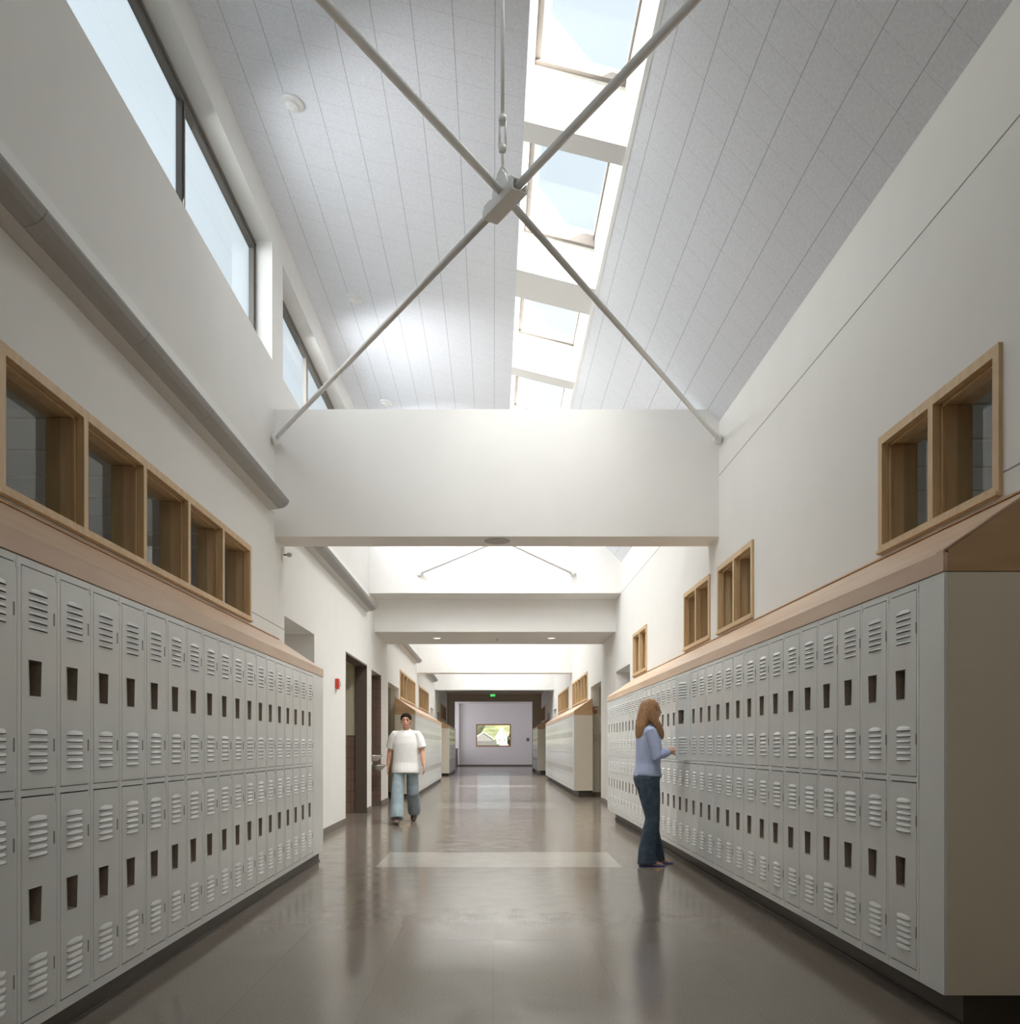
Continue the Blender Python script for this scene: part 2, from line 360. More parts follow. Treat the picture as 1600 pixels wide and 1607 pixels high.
# far portal and lobby
mb = MB().box(-4.2, -1.93, 43.5, 43.75, 0, 3.8).box(1.94, 4.4, 43.5, 43.75, 0, 3.8).box(-1.93, 1.94, 43.5, 43.75, 3.44, 3.8)
struct(mb.build('wall_portal', mat('warm_shade_wall', (.62, .56, .46), .7)))  # portal wall colour carries the same warm shade
mb = MB().box(-4.2, -1.02, YE, YE+.2, 0, 3.9).box(1.02, 4.4, YE, YE+.2, 0, 3.9).box(-1.02, 1.02, YE, YE+.2, 0, 1.235).box(-1.02, 1.02, YE, YE+.2, 2.535, 3.9)
mb.box(-2.32, -2.08, YE-.35, YE, 0, 3.8)
struct(mb.build('wall_end', 'wall'))

# sloped ceilings, skylight wells
def uvq(name, quads, m):
    me = bpy.data.meshes.new(name); vs = []; fs = []; uvs = []
    for q in quads:
        o = len(vs); vs += [p for p, _ in q]; fs.append(tuple(range(o, o+len(q)))); uvs += [u for _, u in q]
    me.from_pydata(vs, [], fs); ul = me.uv_layers.new(name='metres')
    for i, u in enumerate(uvs): ul.data[i].uv = u
    for k in m: me.materials.append(M[k])
    o = bpy.data.objects.new(name, me); COL.objects.link(o); return o
XS0, XS1 = .2435, 1.0595
for bi, (b, cl, wells, Lc, Ls) in enumerate(BAYS):
    y0, y1 = b
    if bi == 1: y0 = 9.2
    k = math.sqrt(1+.255**2); k2 = math.sqrt(1+1.0217**2)
    def u1(x): return (x-.011)*k
    def u2(x): return (x-1.186)*k2
    ql = [((-WL-.02, y0, zc(-WL-.02)), (u1(-WL-.02), y0)), ((XS0, y0, zc(XS0)), (u1(XS0), y0)), ((XS0, y1, zc(XS0)), (u1(XS0), y1)), ((-WL-.02, y1, zc(-WL-.02)), (u1(-WL-.02), y1))]
    qr = [((XS1, y0, zc(XS1)), (0, y0)), ((WR+.02, y0, zc(WR+.02)), (u2(WR+.02), y0)), ((WR+.02, y1, zc(WR+.02)), (u2(WR+.02), y1)), ((XS1, y1, zc(XS1)), (u2(XS1), y1))]
    qr[0] = (qr[0][0], (u2(XS1), y0))
    cc = uvq('ceiling', [ql, qr], ['ctile'])
    sol = cc.modifiers.new('thickness', 'SOLIDIFY'); sol.thickness = .06; sol.offset = -1 if False else 1
    struct(cc)
    wm = MB()
    gl = .06
    # left splayed cheek, right cheek
    wm.add([(XS0-.012, y0, zc(XS0)+.005), (XS0-.012, y1, zc(XS0)+.005), (.353, y1, zg(.353)+.1), (.353, y0, zg(.353)+.1), (XS0-.1, y0, zc(XS0-.1)+.01), (XS0-.1, y1, zc(XS0-.1)+.01), (.2, y1, zg(.2)+.1), (.2, y0, zg(.2)+.1)],
           [(0, 1, 2, 3), (4, 7, 6, 5), (3, 2, 6, 7), (0, 4, 5, 1), (0, 3, 7, 4), (1, 5, 6, 2)])
    wm.add([(XS1, y0, zc(XS1)-.012), (XS1, y1, zc(XS1)-.012), (1.045, y1, zg(1.04)+.1), (1.045, y0, zg(1.04)+.1), (XS1+.03, y0, zc(XS1)-.035), (XS1+.03, y1, zc(XS1)-.035), (1.2, y1, zg(1.2)+.1), (1.2, y0, zg(1.2)+.1)],
           [(0, 1, 2, 3), (4, 7, 6, 5), (3, 2, 6, 7), (0, 4, 5, 1), (0, 3, 7, 4), (1, 5, 6, 2)])
    edges = [y0]+[q for wl in wells for q in wl]+[y1]
    for a, c in zip(edges[0::2], edges[1::2]):
        if c-a > .02:
            wm.prism_y([(XS0-.02, zc(XS0-.02)), (XS1+.01, zc(XS1)), (XS1+.01, zg(XS1)+.1), (XS0-.02, zg(XS0)+.1)], a, c)
    struct(wm.build('trim_%d' % (7+bi), 'white'))
    for wi, (a, c) in enumerate(wells):
        fr = .085 if (bi == 0 and wi == 3) else .028
        root = empty('window_%d' % (20+bi*5+wi), (.7, (a+c)/2, zg(.7))); struct(root)
        f = MB()
        def bar(xa, xb, ya, yb, hgt):
            f.prism_y([(xa, zg(xa)-hgt), (xb, zg(xb)-hgt), (xb, zg(xb)+.03), (xa, zg(xa)+.03)], ya, yb)
        bar(.33, 1.06, c-.05, c, fr); bar(.33, 1.06, a, a+.03, .028)
        bar(.30, .372, a, c, .012); bar(1.035, 1.07, a, c, .012)
        child_loc(f.build('skylight_frame', 'taupe'), root)
        g = MB().add([(.36, a+.02, zg(.36)), (1.045, a+.02, zg(1.045)), (1.045, c-.03, zg(1.045)), (.36, c-.03, zg(.36))], [(0, 1, 2, 3)])
        child_loc(g.build('pane', 'glass'), root)

# clerestory windows on the left wall
for bi, (b, cl, wells, Lc, Ls) in enumerate(BAYS):
    root = empty('window_%d' % (1+bi), (-2.48, (cl[0]+cl[1])/2, 5.25)); struct(root)
    n = round((cl[1]-cl[0])/2.05); step = 2.07 if bi == 0 else (cl[1]-cl[0])/n
    f = MB(); xa, xb = -2.535, -2.482
    f.box(xa, xb, cl[0], cl[1], 6.385, 6.49); f.box(xa, xb, cl[0], cl[1], 5.246, 5.30)
    f.box(xa, xb, cl[1]-.055, cl[1], 5.30, 6.385); f.box(xa, xb, cl[0], cl[0]+.055, 5.30, 6.385)
    f.box(xb, xb+.012, cl[0], cl[1], 6.43, 6.455); f.box(xb, xb+.012, cl[1]-.03, cl[1]-.012, 5.26, 6.43)
    child_loc(f.build('window_frame', 'bronze'), root)
    y = cl[1]-.03-step
    g = MB()
    while y > cl[0]+.4:
        child_loc(MB().box(xa, xb-.005, y-.032, y+.032, 5.30, 6.385).box(xb-.005, xb+.008, y-.012, y+.012, 5.30, 6.385).build('mullion', 'bronze'), root); y -= step
    child_loc(MB().add([(-2.515, cl[0]+.02, 5.26), (-2.515, cl[1]-.02, 5.26), (-2.515, cl[1]-.02, 6.47), (-2.515, cl[0]+.02, 6.47)], [(0, 1, 2, 3)]).build('pane', 'glass'), root)

# interior maple-framed windows
def ribbon(idx, side, a, b, n):
    W = WL if side < 0 else WR; z0, z1 = WIN_Z; sg = side
    root = empty('window_%d' % idx, (sg*W, (a+b)/2, z0)); struct(root)
    def bx(mb, d0, d1, ya, yb, za, zb):   # depth: + into the wall, - towards the corridor
        p, q = sg*(W+d0), sg*(W+d1); mb.box(min(p, q), max(p, q), ya, yb, za, zb)
    f = MB(); fw = .052
    bx(f, -.020, .02, a, b, z1-fw, z1); bx(f, -.020, .02, a, b, z0, z0+fw); bx(f, -.020, .02, a, a+fw, z0+fw, z1-fw); bx(f, -.020, .02, b-fw, b, z0+fw, z1-fw)
    bx(f, -.034, -.020, a, b, z0+.004, z0+.022)
    # deep jamb lining
    bx(f, .02, .20, a+.03, a+fw-.004, z0+fw, z1-fw); bx(f, .02, .20, b-fw+.004, b-.03, z0+fw, z1-fw)
    bx(f, .02, .20, a+.03, b-.03, z1-fw+.004, z1-.03); bx(f, .02, .20, a+.03, b-.03, z0+.03, z0+fw-.004)
    child_loc(f.build('window_frame', 'frame'), root)
    step = (b-a-fw)/n
    for i in range(n):
        ya = a+fw/2+i*step; yb = ya+step
        if i < n-1:
            m = MB(); bx(m, -.020, .02, yb-.026, yb+.026, z0+fw, z1-fw); bx(m, .02, .198, yb-.021, yb+.021, z0+fw, z1-fw)
            child_loc(m.build('mullion', 'frame'), root)
        s = MB(); y0_, y1_ = ya+.026, yb-.026
        bx(s, .026, .036, y1_-.014, y1_+.002, z0+fw, z1-fw); bx(s, .026, .036, y0_-.002, y0_+.014, z0+fw, z1-fw)
        bx(s, .026, .036, y0_, y1_, z1-fw-.014, z1-fw)
        child_loc(s.build('glazing_bead', 'frame'), root)
        g = MB(); xg = sg*(W+.115); g.add([(xg, y0_-.004, z0+fw-.003), (xg, y1_+.004, z0+fw-.003), (xg, y1_+.004, z1-fw+.003), (xg, y0_-.004, z1-fw+.003)], [(0, 1, 2, 3)])
        child_loc(g.build('pane', 'glassg'), root)
k = 5
for (a, b, n) in lwin: ribbon(k, -1, a, b, n); k += 1
for (a, b, n) in rwin: ribbon(k, 1, a, b, n); k += 1
# end window frame
root = empty('window_19', (0, YE, 1.235)); struct(root)
f = MB().box(-1.05, 1.05, YE-.02, YE+.1, 1.20, 1.27).box(-1.05, 1.05, YE-.02, YE+.1, 2.49, 2.56).box(-1.05, -.99, YE-.02, YE+.1, 1.27, 2.49).box(.99, 1.05, YE-.02, YE+.1, 1.27, 2.49)
child_loc(f.build('window_frame', mat('orange_maple_frame', (.40, .18, .08), .5)), root)
child_loc(MB().add([(-1, YE+.08, 1.26), (1, YE+.08, 1.26), (1, YE+.08, 2.5), (-1, YE+.08, 2.5)], [(0, 1, 2, 3)]).build('pane', 'glass'), root)

# classrooms behind the ribbon windows (ceiling, far wall, cheeks)
def classroom(side, a, b):
    W = (WL if side < 0 else WR)+.20; X2 = side*6.4; x0 = side*W; lo, hi = min(x0, X2), max(x0, X2)
    mb = MB(); mb.box(lo, hi, a, b, 3.35, 3.45); mb.box(lo, hi, a-.1, a, 0, 3.45); mb.box(lo, hi, b, b+.1, 0, 3.45)
    xx = (X2, X2+side*.1); mb.box(min(xx), max(xx), a, b, 0, 3.45)
    z = a+.6
    while z < b: mb.box(lo, hi, z-.01, z+.01, 3.335, 3.35, 1); z += .6096
    struct(mb.build('wall_classroom', ['clgrey', 'panel']))
for s_, a, b in ((-1, 1.4, 9.4), (1, 3.0, 11.7), (1, 11.9, 15.05), (-1, 21.5, 31.6), (1, 21.6, 32.5), (-1, 37.8, 43.3), (1, 39.1, 43.4)): classroom(s_, a, b)

# reveal joints on the walls
rv = MB()
def groove(side, z, y0, y1):
    W = WL if side < 0 else WR; p, q = side*(W+.001), side*(W-.0012); rv.box(min(p, q), max(p, q), y0, y1, z-.004, z+.004)
groove(1, 4.07, 1.0, 9.2); groove(1, 4.07, 9.66, 16.25); groove(1, 4.07, 19, 26.4)
groove(1, 2.497, 2.0, 4.07)
groove(-1, 2.503, 8.27, 9.62)
struct(rv.build('trim_12', mat('reveal_shadow_gap', (.30, .29, .27), .7)))

# baseboards
def base(name, segs):
    mb = MB()
    for x0, x1, y0, y1 in segs: mb.box(x0, x1, y0, y1, 0, .10)
    return struct(mb.build(name, 'cove', bevel=.003))
t = .012
base('baseboard_left', [(-WL, -WL+t, a, b) for a, b in ((9.36, 9.63), (11.24, 13.62), (15.9, 16.5), (17.9, 19.1), (33.6, 35.9), (42.2, 43.5))]
     + [(-WL-.20-.5, -WL+t, 17.9-t, 17.9), (-WL-1.2, -WL, 21.3-t, 21.3)])
base('baseboard_right', [(WR-t, WR, a, b) for a, b in ((YB, 3.7), (14.76, 15.2), (17.0, 19.3), (34.5, 37.0), (42.8, 43.5))]+[(WR, WR+1.1, 21.3-t, 21.3)])
base('baseboard_end', [(-4.2, 4.4, YE-t, YE), (-4.2, -1.93, 43.5-t, 43.5), (1.94, 4.4, 43.5-t, 43.5), (-2.34, -2.06, YE-.35-t, YE-.35)])

# ------------------------------------------------------------------ lockers
P = .3048; LH = 1.852; DW, DH = .2498, .868
def pocket_ring(y, grow=0):
    cx = DW/2+.026; zt, zb = DH-.360, DH-.502
    return [(cx-.0425-grow, y, zb-grow), (cx+.0425+grow, y, zb-grow), (cx+.05+grow, y, zt+grow), (cx-.05-grow, y, zt+grow)]
def door_mesh():
    mb = MB(); yf, yb = .001, -.012
    for y in (yf, yb):
        o = [(0, y, 0), (DW, y, 0), (DW, y, DH), (0, y, DH)]
        mb.add(o+pocket_ring(y), [(0, 1, 5, 4), (1, 2, 6, 5), (2, 3, 7, 6), (3, 0, 4, 7)])
    o = [(0, yf, 0), (DW, yf, 0), (DW, yf, DH), (0, yf, DH), (0, yb, 0), (DW, yb, 0), (DW, yb, DH), (0, yb, DH)]
    mb.add(o, [(0, 1, 5, 4), (1, 2, 6, 5), (2, 3, 7, 6), (3, 0, 4, 7)])
    r0, r1 = pocket_ring(yf), pocket_ring(yb)
    mb.add(r0+r1, [(i, (i+1) % 4, 4+(i+1) % 4, 4+i) for i in range(4)])
    n = 8; w_ = .0735; cx = DW/2
    for first, sp_ in ((.0955, .0280), (.652, .0285)):
        for j in range(6):
            zl = DH-first-j*sp_; hh = .021 if j == 0 else .015
            top = []; midr = []; lip = []; und = []
            for i in range(n+1):
                s = -1+2*i/n; e = 1-abs(s)**4
                x = cx+s*w_
                arch = hh*(.62+.38*(1-s*s))
                top.append((x, yf, zl+arch)); midr.append((x, yf+.0055*e+.0002, zl+arch*.45)); lip.append((x, yf+.0085*e+.0003, zl)); und.append((x, yf+.0003, zl-.0035))
            vs = top+midr+lip+und; q = n+1
            fs = [(r*q+i, r*q+i+1, (r+1)*q+i+1, (r+1)*q+i) for r in range(2) for i in range(n)]
            mb.add(vs, fs, 0); mb.add(lip+und, [(i, i+1, q+i+1, q+i) for i in range(n)], 1)
    return mb
def pocket_mesh():
    mb = MB(); d = -.048
    r = [pocket_ring(.0025, .004), pocket_ring(.0028, -.0005), pocket_ring(d, -.006)]
    # raised rim, then the pan
    mb.add(r[0]+r[1], [(i, (i+1) % 4, 4+(i+1) % 4, 4+i) for i in range(4)], 1)
    mb.add(pocket_ring(.001, .004)+r[0], [(i, (i+1) % 4, 4+(i+1) % 4, 4+i) for i in range(4)], 1)
    mb.add(r[1]+r[2], [(i, (i+1) % 4, 4+(i+1) % 4, 4+i) for i in range(4)]+[(4, 5, 6, 7)], 0)
    return mb
def latch_mesh():
    cx = DW/2+.026; zb = DH-.502
    mb = MB().lathe((cx, -.047, zb+.052), [(.021, 0), (.021, .012), (.017, .022), (.008, .024)], 'y', 14)
    mb.box(cx-.008, cx+.008, -.047, -.036, zb+.05, zb+.130)
    return mb
def body_mesh():
    mb = MB(); hw = P/2-.0011; D = .44; t_ = .003
    mb.box(-hw, -hw+t_, -D, -.012, 0, LH); mb.box(hw-t_, hw, -D, -.012, 0, LH); mb.box(-hw, hw, -D, -D+t_, 0, LH)
    mb.box(-hw, hw, -D, -.012, 0, t_); mb.box(-hw, hw, -D, -.012, LH-t_, LH); mb.box(-hw, hw, -D, -.02, .925, .930)
    xl, xr = -.1294, .1244            # door opening
    u0, u1, l0, l1 = .948, 1.820, .0443, .922
    mb.box(-hw, xl, -.014, 0, 0, LH); mb.box(xr, hw, -.014, 0, 0, LH)
    mb.box(xl, xr, -.014, 0, u1+.003, LH); mb.box(xl, xr, -.014, 0, l1, u0-.002); mb.box(xl, xr, -.014, 0, 0, l0-.003)
    for za, zb in ((u1-.018, u1+.012), (u0-.026, u0+.010), (l1-.034, l1-.004), (l0-.012, l0+.016)):
        mb.box(-hw, -hw+.010, 0, .0022, za, zb); mb.box(hw-.010, hw, 0, .0022, za, zb)
    return mb
def hinge_mesh(z0):
    return MB().box(-.0035, .0035, -.004, .0035, z0-.026, z0+.026)
root = empty('locker'); body = body_mesh().build('locker_body', 'locker', root)
d0 = door_mesh().build('door', ['locker', 'dark'], root, loc=(-.1274, 0, .950))
pk = pocket_mesh().build('handle_pocket', ['pocket', 'locker'], d0, recalc=False)
lt = latch_mesh().build('latch', 'latch', d0)
h1 = hinge_mesh(DH-.176).build('hinge', 'hinge', d0); h2 = hinge_mesh(DH-.695).build('hinge', 'hinge', d0)
d1 = d0.copy(); COL.objects.link(d1); d1.location = (-.1274, 0, .048)
for c in (pk, lt, h1, h2):
    q = c.copy(); COL.objects.link(q); q.parent = d1
proto = {'root': root, 'body': body, 'doors': (d0, d1)}
used = [False]
def place_locker(loc, rz, zs, label, group, detail=True, ajar=0):
    if not used[0]:
        r = proto['root']; used[0] = True; ds = list(proto['doors'])
    else:
        r = proto['root'].copy(); COL.objects.link(r)
        b = proto['body'].copy(); COL.objects.link(b); b.parent = r; ds = []
        for d in proto['doors']:
            c = d.copy(); COL.objects.link(c); c.parent = r; ds.append(c)
            for g in d.children:
                if not detail and g.name.startswith(('hinge', 'latch')): continue
                q = g.copy(); COL.objects.link(q); q.parent = c
    r.location = loc; r.rotation_euler = (0, 0, rz); r.scale = (1, 1, zs)
    for d in ds: d.rotation_euler = (0, 0, 0)
    if ajar: ds[0].rotation_euler = (0, 0, ajar)
    tag(r, label, 'locker', group); return r
ORD = 'zeroth first second third fourth fifth sixth seventh eighth ninth tenth eleventh twelfth thirteenth fourteenth fifteenth sixteenth seventeenth eighteenth nineteenth twentieth'.split()
TENS = {20: 'twenty', 30: 'thirty'}
def ordn(n):
    if n <= 20: return ORD[n]
    if n == 30: return 'thirtieth'
    if n < 40: return TENS[n//10*10]+'-'+ORD[n % 10]
LZ, RZ_ = .102, .155; RS = .977
def run(side, y0, n, group, where, detail, special=None):
    for i in range(n):
        y = y0+P*(i+.5)
        lab = 'two-tier locker, %s from the near end of the %s' % (ordn(i+1), where)
        aj = 0
        if special and i == special[0]: lab = special[1]; aj = special[2]
        if side < 0: place_locker((-FL, y, LZ), -PI/2, 1, lab, group, detail)
        else: place_locker((FR, y, RZ_), PI/2, RS, lab, group, detail, aj)
run(-1, 3.344-2*P, 20, 'lockers in the near left row', 'near left row', True)
OPEN_I = int((8.70-3.95)/P)
run(1, 3.95, 35, 'lockers in the near right row', 'near right row', True,
    (OPEN_I, 'pale grey two-tier locker with its upper door ajar, in front of the girl', math.radians(22)))
run(-1, 20.62, 33, 'lockers in the middle left row', 'middle left row', False)
run(1, 21.12, 36, 'lockers in the middle right row', 'middle right row', False)
run(-1, 36.1, 19, 'lockers in the far left row', 'far left row', False)
run(1, 38.3, 14, 'lockers in the far right row', 'far right row', False)

# block surrounds: filler panels, end panels, plinths, sloping maple caps
def block(side, y0, y1, c0, c1, where):
    W = WL if side < 0 else WR; F = FL if side < 0 else FR; sg = side
    zb = LZ if side < 0 else RZ_; zt = zb+LH*(1 if side < 0 else RS)
    def bx(mb, xa, xb, *r): p, q = sg*xa, sg*xb; mb.box(min(p, q), max(p, q), *r)
    if c0-y0 > .03:
        m = MB(); bx(m, F, F+.018, y0+.0005, c0-.002, zb, zt); n0 = len(m.f); bx(m, F+.0185, W-.001, y0, y0+.02, zb, zt); m.m[n0:] = [1]*6
        tag(m.build('locker_end_panel', ['locker', 'endp']), 'plain pale panel closing the near end of the %s lockers' % where, 'locker end panel', 'plain panels at the locker row ends')
    if y1-c1 > .03:
        m = MB(); bx(m, F, F+.018, c1+.002, y1-.02, zb, zt); bx(m, F, W-.001, y1-.02, y1, zb, zt)
        tag(m.build('locker_end_panel', 'locker'), 'plain pale metal panel closing the far end of the %s lockers' % where, 'locker end panel', 'plain panels at the locker row ends')
    tf = F+(.03 if side < 0 else .125)
    m = MB(); bx(m, tf, W-.001, y0+.08, y1-.08, 0, zb-.001); bx(m, tf-.014, tf, y0+.08, y1-.08, 0, .012)
    tag(m.build('locker_plinth', 'base'), 'dark brown recessed plinth under the %s lockers' % where, 'plinth', 'dark plinths under the lockers')
    # cap: fascia and slope up to the wall
    zf0, zf1, zw = zt, zt+.088, 2.362
    xf = F-.004
    def pr(mb, poly, ya, yb, mi=0): mb.prism_y([(sg*x, z) for x, z in poly], ya, yb, mi)
    r = empty('sloping_ledge', (sg*(F+W)/2, (y0+y1)/2, zt)); tag(r, 'sloping pale maple cap running along the top of the %s lockers' % where, 'wooden locker cap', 'maple caps over the locker rows')
    m = MB(); pr(m, [(xf, zf0+.004), (xf+.02, zf0+.004), (xf+.02, zf1-.005), (xf, zf1)], y0, y1); child_loc(m.build('fascia', 'maple', bevel=.0015), r)
    m = MB(); pr(m, [(xf, zf1), (W-.0015, zw), (W-.0015, zw-.02), (xf+.02, zf1-.005)], y0+.019, y1-.019); child_loc(m.build('sloping_top', 'maple'), r)
    m = MB()
    pr(m, [(xf+.0205, zf0+.004), (W-.0015, zf0+.004), (W-.0015, zw), (xf+.0205, zf1+.010)], y0, y0+.018)
    child_loc(m.build('end_board', 'mapledark'), r); m = MB()
    pr(m, [(xf+.0205, zf0+.004), (W-.0015, zf0+.004), (W-.0015, zw), (xf+.0205, zf1+.010)], y1-.018, y1)
    child_loc(m.build('end_board', 'mapledark'), r); m = MB()
    pr(m, [(xf, zf1), (W-.0015, zw), (W-.0015, zw+.011), (xf, zf1+.009)], y0-.001, y0+.06)
    child_loc(m.build('edge_strip', 'maple'), r)
    m = MB(); bx(m, W-.014, W-.0012, y0, y1, zw, zw+.010); child_loc(m.build('scribe_strip', 'mapledark'), r)
block(-1, 2.40, 9.352, 3.344-2*P, 8.832, 'near left')
block(1, 3.73, 14.75, 3.95, 3.95+35*P, 'near right')
block(-1, 20.4, 30.75, 20.62, 20.62+33*P, 'middle left')
block(1, 20.9, 32.2, 21.12, 21.12+36*P, 'middle right')
block(-1, 36.0, 42.0, 36.1, 36.1+19*P, 'far left')
block(1, 38.1, 42.7, 38.3, 38.3+14*P, 'far right')

# ------------------------------------------------------------------ uplight troughs on the left wall
def trough(y0, y1, where):
    r = empty('wall_uplight', (-WL, (y0+y1)/2, H+2.43)); tag(r, 'long grey uplight trough on the left wall, %s' % where, 'wall light', 'uplight troughs along the left wall')
    def X(d): return -WL+d
    m = MB().prism_y([(X(.001), H+2.430), (X(.091), H+2.444), (X(.091), H+2.456), (X(.001), H+2.442)], y0, y1)
    child_loc(m.build('bottom_plate', 'paleg'), r)
    m = MB().box(X(.001), X(.012), y0, y1+.15, H+2.442, H+2.829); child_loc(m.build('back_plate', 'white'), r)
    y = y1
    prof = [(.093, 2.444), (.125, 2.450), (.158, 2.464), (.185, 2.486), (.203, 2.516), (.205, 2.528)]
    while y > y0+.01:
        a = max(y-1.22, y0); poly = [(X(d), H+z) for d, z in prof]+[(X(d-.008), H+z+.008) for d, z in prof[::-1]]
        o = MB().prism_y(poly, a+.003, y-.003).build('cover', 'grey'); child_loc(o, r); y -= 1.22
    cap = [(X(.001), H+2.431), (X(.091), H+2.445)]+[(X(d), H+z) for d, z in prof]+[(X(.001), H+2.50)]
    child_loc(MB().prism_y(cap, y1-.004, y1+.004).prism_y(cap, y0-.004, y0+.004).build('end_cap', 'paleg'), r)
trough(1.2, 8.99, 'in front of the first beam'); trough(9.75, 15.8, 'behind the first beam'); trough(19.2, 25.7, 'third along the corridor'); trough(27.1, 33.2, 'farthest one, high at the far end')

# ------------------------------------------------------------------ cross braces
def brace(c, ends, z, label, hang):
    r = empty('cross_brace', (c[0], c[1], z)); tag(r, label, 'ceiling brace')
    rr = .023
    for a, b in ((0, 3), (1, 2)):
        off = .0 if a == 0 else .0
        p, q = Vector((*ends[a], z)), Vector((*ends[b], z)); cc = Vector((c[0], c[1], z+(.03 if a == 0 else -.0)))
        child_loc(MB().tube([p, cc], rr, 14, (0, 0, 1)).build('rod', 'steel', smooth=True), r); child_loc(MB().tube([cc, q], rr, 14, (0, 0, 1)).build('rod', 'steel', smooth=True), r)
    for e in ends:
        d = (Vector((c[0], c[1], 0))-Vector((*e, 0))).normalized()
        p = Vector((*e, z)); m = MB().tube([p-d*.07, p-d*.03, p+d*.02, p+d*.06], [.055, .055, .04, .028], 14, (0, 0, 1))
        m.ball((p.x, p.y, z-.01), .052, 14)
        child_loc(m.build('anchor', 'steel', smooth=True), r)
    # channel clamp under the crossing
    d = (Vector(ends[1])-Vector(ends[2])).normalized(); d = Vector((d.x, d.y, 0)); n_ = Vector((-d.y, d.x, 0))
    def obox(mb, l0, l1, w0, w1, z0, z1):
        vs = [Vector((c[0], c[1], z))+d*l+n_*w_+Vector((0, 0, zz)) for zz in (z0, z1) for l, w_ in ((l0, w0), (l1, w0), (l1, w1), (l0, w1))]
        mb.add(vs, [(0, 3, 2, 1), (4, 5, 6, 7), (0, 1, 5, 4), (1, 2, 6, 5), (2, 3, 7, 6), (3, 0, 4, 7)])
    m = MB(); obox(m, -.17, .17, -.052, .052, -.040, -.030); obox(m, -.17, .17, .040, .052, -.030, .012)
    obox(m, -.17, .17, -.052, -.040, -.030, .012)
    obox(m, -.165, -.085, -.045, .045, .030, .040); obox(m, .085, .165, -.045, .045, .030, .040)
    obox(m, -.165, -.085, -.045, -.035, .012, .030); obox(m, .085, .165, -.045, -.035, .012, .030)
    child_loc(m.build('clamp', 'steel', bevel=.002), r)
    m = MB()
    for s_ in (-1, 1):
        pts = [Vector((c[0], c[1], z))+d*(math.cos(t_)*.085)+Vector((0, 0, .04+math.sin(t_)*.11 if math.sin(t_) > 0 else .0)) for t_ in [PI*i/12 for i in range(13)]]
        base_ = [p+n_*(s_*.03-.004) for p in pts]+[p+n_*(s_*.03+.004) for p in pts]
        k_ = 13; m.add(base_, [tuple(range(13)), tuple(range(25, 12, -1))]+[(i, (i+1) % k_, k_+(i+1) % k_, k_+i) for i in range(k_)])
    child_loc(m.build('gusset', 'steel'), r)
    if hang:
        x, y = c
        zt = zc(x)
        hk = MB(); cz = z+.23
        hk.tube([(x-.005, y, z+.06), (x-.03, y, z+.09), (x-.035, y, z+.15), (x-.012, y, z+.20), (x+.012, y, z+.17), (x+.010, y, z+.11)], .010, 10, (0, 1, 0))
        hk.tube([(x-.01, y, z+.20), (x-.01, y, z+.30)], .008, 10)
        child_loc(hk.build('hook', 'steel', smooth=True), r)
        tb = MB()
        for s_ in (-1, 1): tb.tube([(x-.01+s_*.017, y, z+.31), (x-.01+s_*.017, y, z+.48)], .007, 10)
        tb.tube([(x-.01, y, z+.287), (x-.01, y, z+.32)], .022, 12); tb.tube([(x-.01, y, z+.465), (x-.01, y, z+.496)], .022, 12)
        child_loc(tb.build('turnbuckle', 'steel', smooth=True), r)
        child_loc(MB().tube([(x-.01, y, z+.44), (x-.01, y, zt+.02)], .011, 12).build('hanger_rod', 'steel', smooth=True), r)
# ends: near-left, near-right, far-left, far-right ; rods join 0-3 and 1-2
brace((.0635, 5.12), [(-2.235, 1.24), (2.31, 1.24), (-2.255, 9.06), (2.325, 9.06)], H+3.2, 'big white steel rod cross brace hanging in front of the first beam', True)
brace((.08, 13.57), [(-2.1, 9.80), (2.2, 9.80), (-1.348, 16.16), (1.454, 16.16)], H+3.2, 'smaller white rod cross brace seen beneath and behind the first beam', True)

# ------------------------------------------------------------------ small ceiling and wall fittings
for i, y in enumerate((7.40, 10.63, 13.86)):
    x = -1.70; z = zc(x); r = empty('ceiling_detector', (x, y, z)); r.rotation_euler = (0, math.atan(.255), 0)
    where = ('nearest of three, left of the big cross brace', 'middle of three, above the lower left rod', 'farthest of three, just over the first beam')[i]
    tag(r, 'round white detector on the sloping ceiling, %s' % where, 'detector', 'round detectors on the left ceiling')
    MB().lathe((0, 0, 0), [(.10, .002), (.10, -.018), (.085, -.028)], n=28).build('base_ring', 'steel', r, smooth=False)
    MB().lathe((0, 0, 0), [(.060, -.028), (.058, -.048), (.030, -.060)], n=28).build('sensor_head', 'steel', r)
o = MB().lathe((.04, 9.40, 3.43), [(.14, .0), (.14, -.004), (.125, -.008)], n=36).build('ceiling_speaker', mat('speaker_grille', (.48, .46, .43), .7)); tag(o, 'round flat grey speaker grille under the first beam', 'speaker')
for i, x in enumerate((-1.16, 1.19)):
    r = empty('downlight', (x, 17.94, 3.44)); tag(r, 'recessed downlight in the low soffit, %s one' % ('left', 'right')[i], 'downlight', 'downlights in the low soffit')
    MB().lathe((0, 0, 0), [(.10, .0), (.10, -.006), (.08, -.006), (.078, -.001)], n=24).build('trim_ring', 'white', r)
    MB().lathe((0, 0, 0), [(.06, -.001), (.06, -.004)], n=20).build('lamp', mat('lamp_glow', (.9, .85, .75), .3, emit=(1, .9, .75), estr=2.5), r)
    sp_ = bpy.data.lights.new('downlight_lamp', 'SPOT'); sp_.energy = 25; sp_.spot_size = 1.9; sp_.spot_blend = .6; sp_.color = (1, .88, .72); sp_.shadow_soft_size = .06
    so = bpy.data.objects.new('downlight_lamp', sp_); COL.objects.link(so); so.location = (x, 17.94, 3.42)
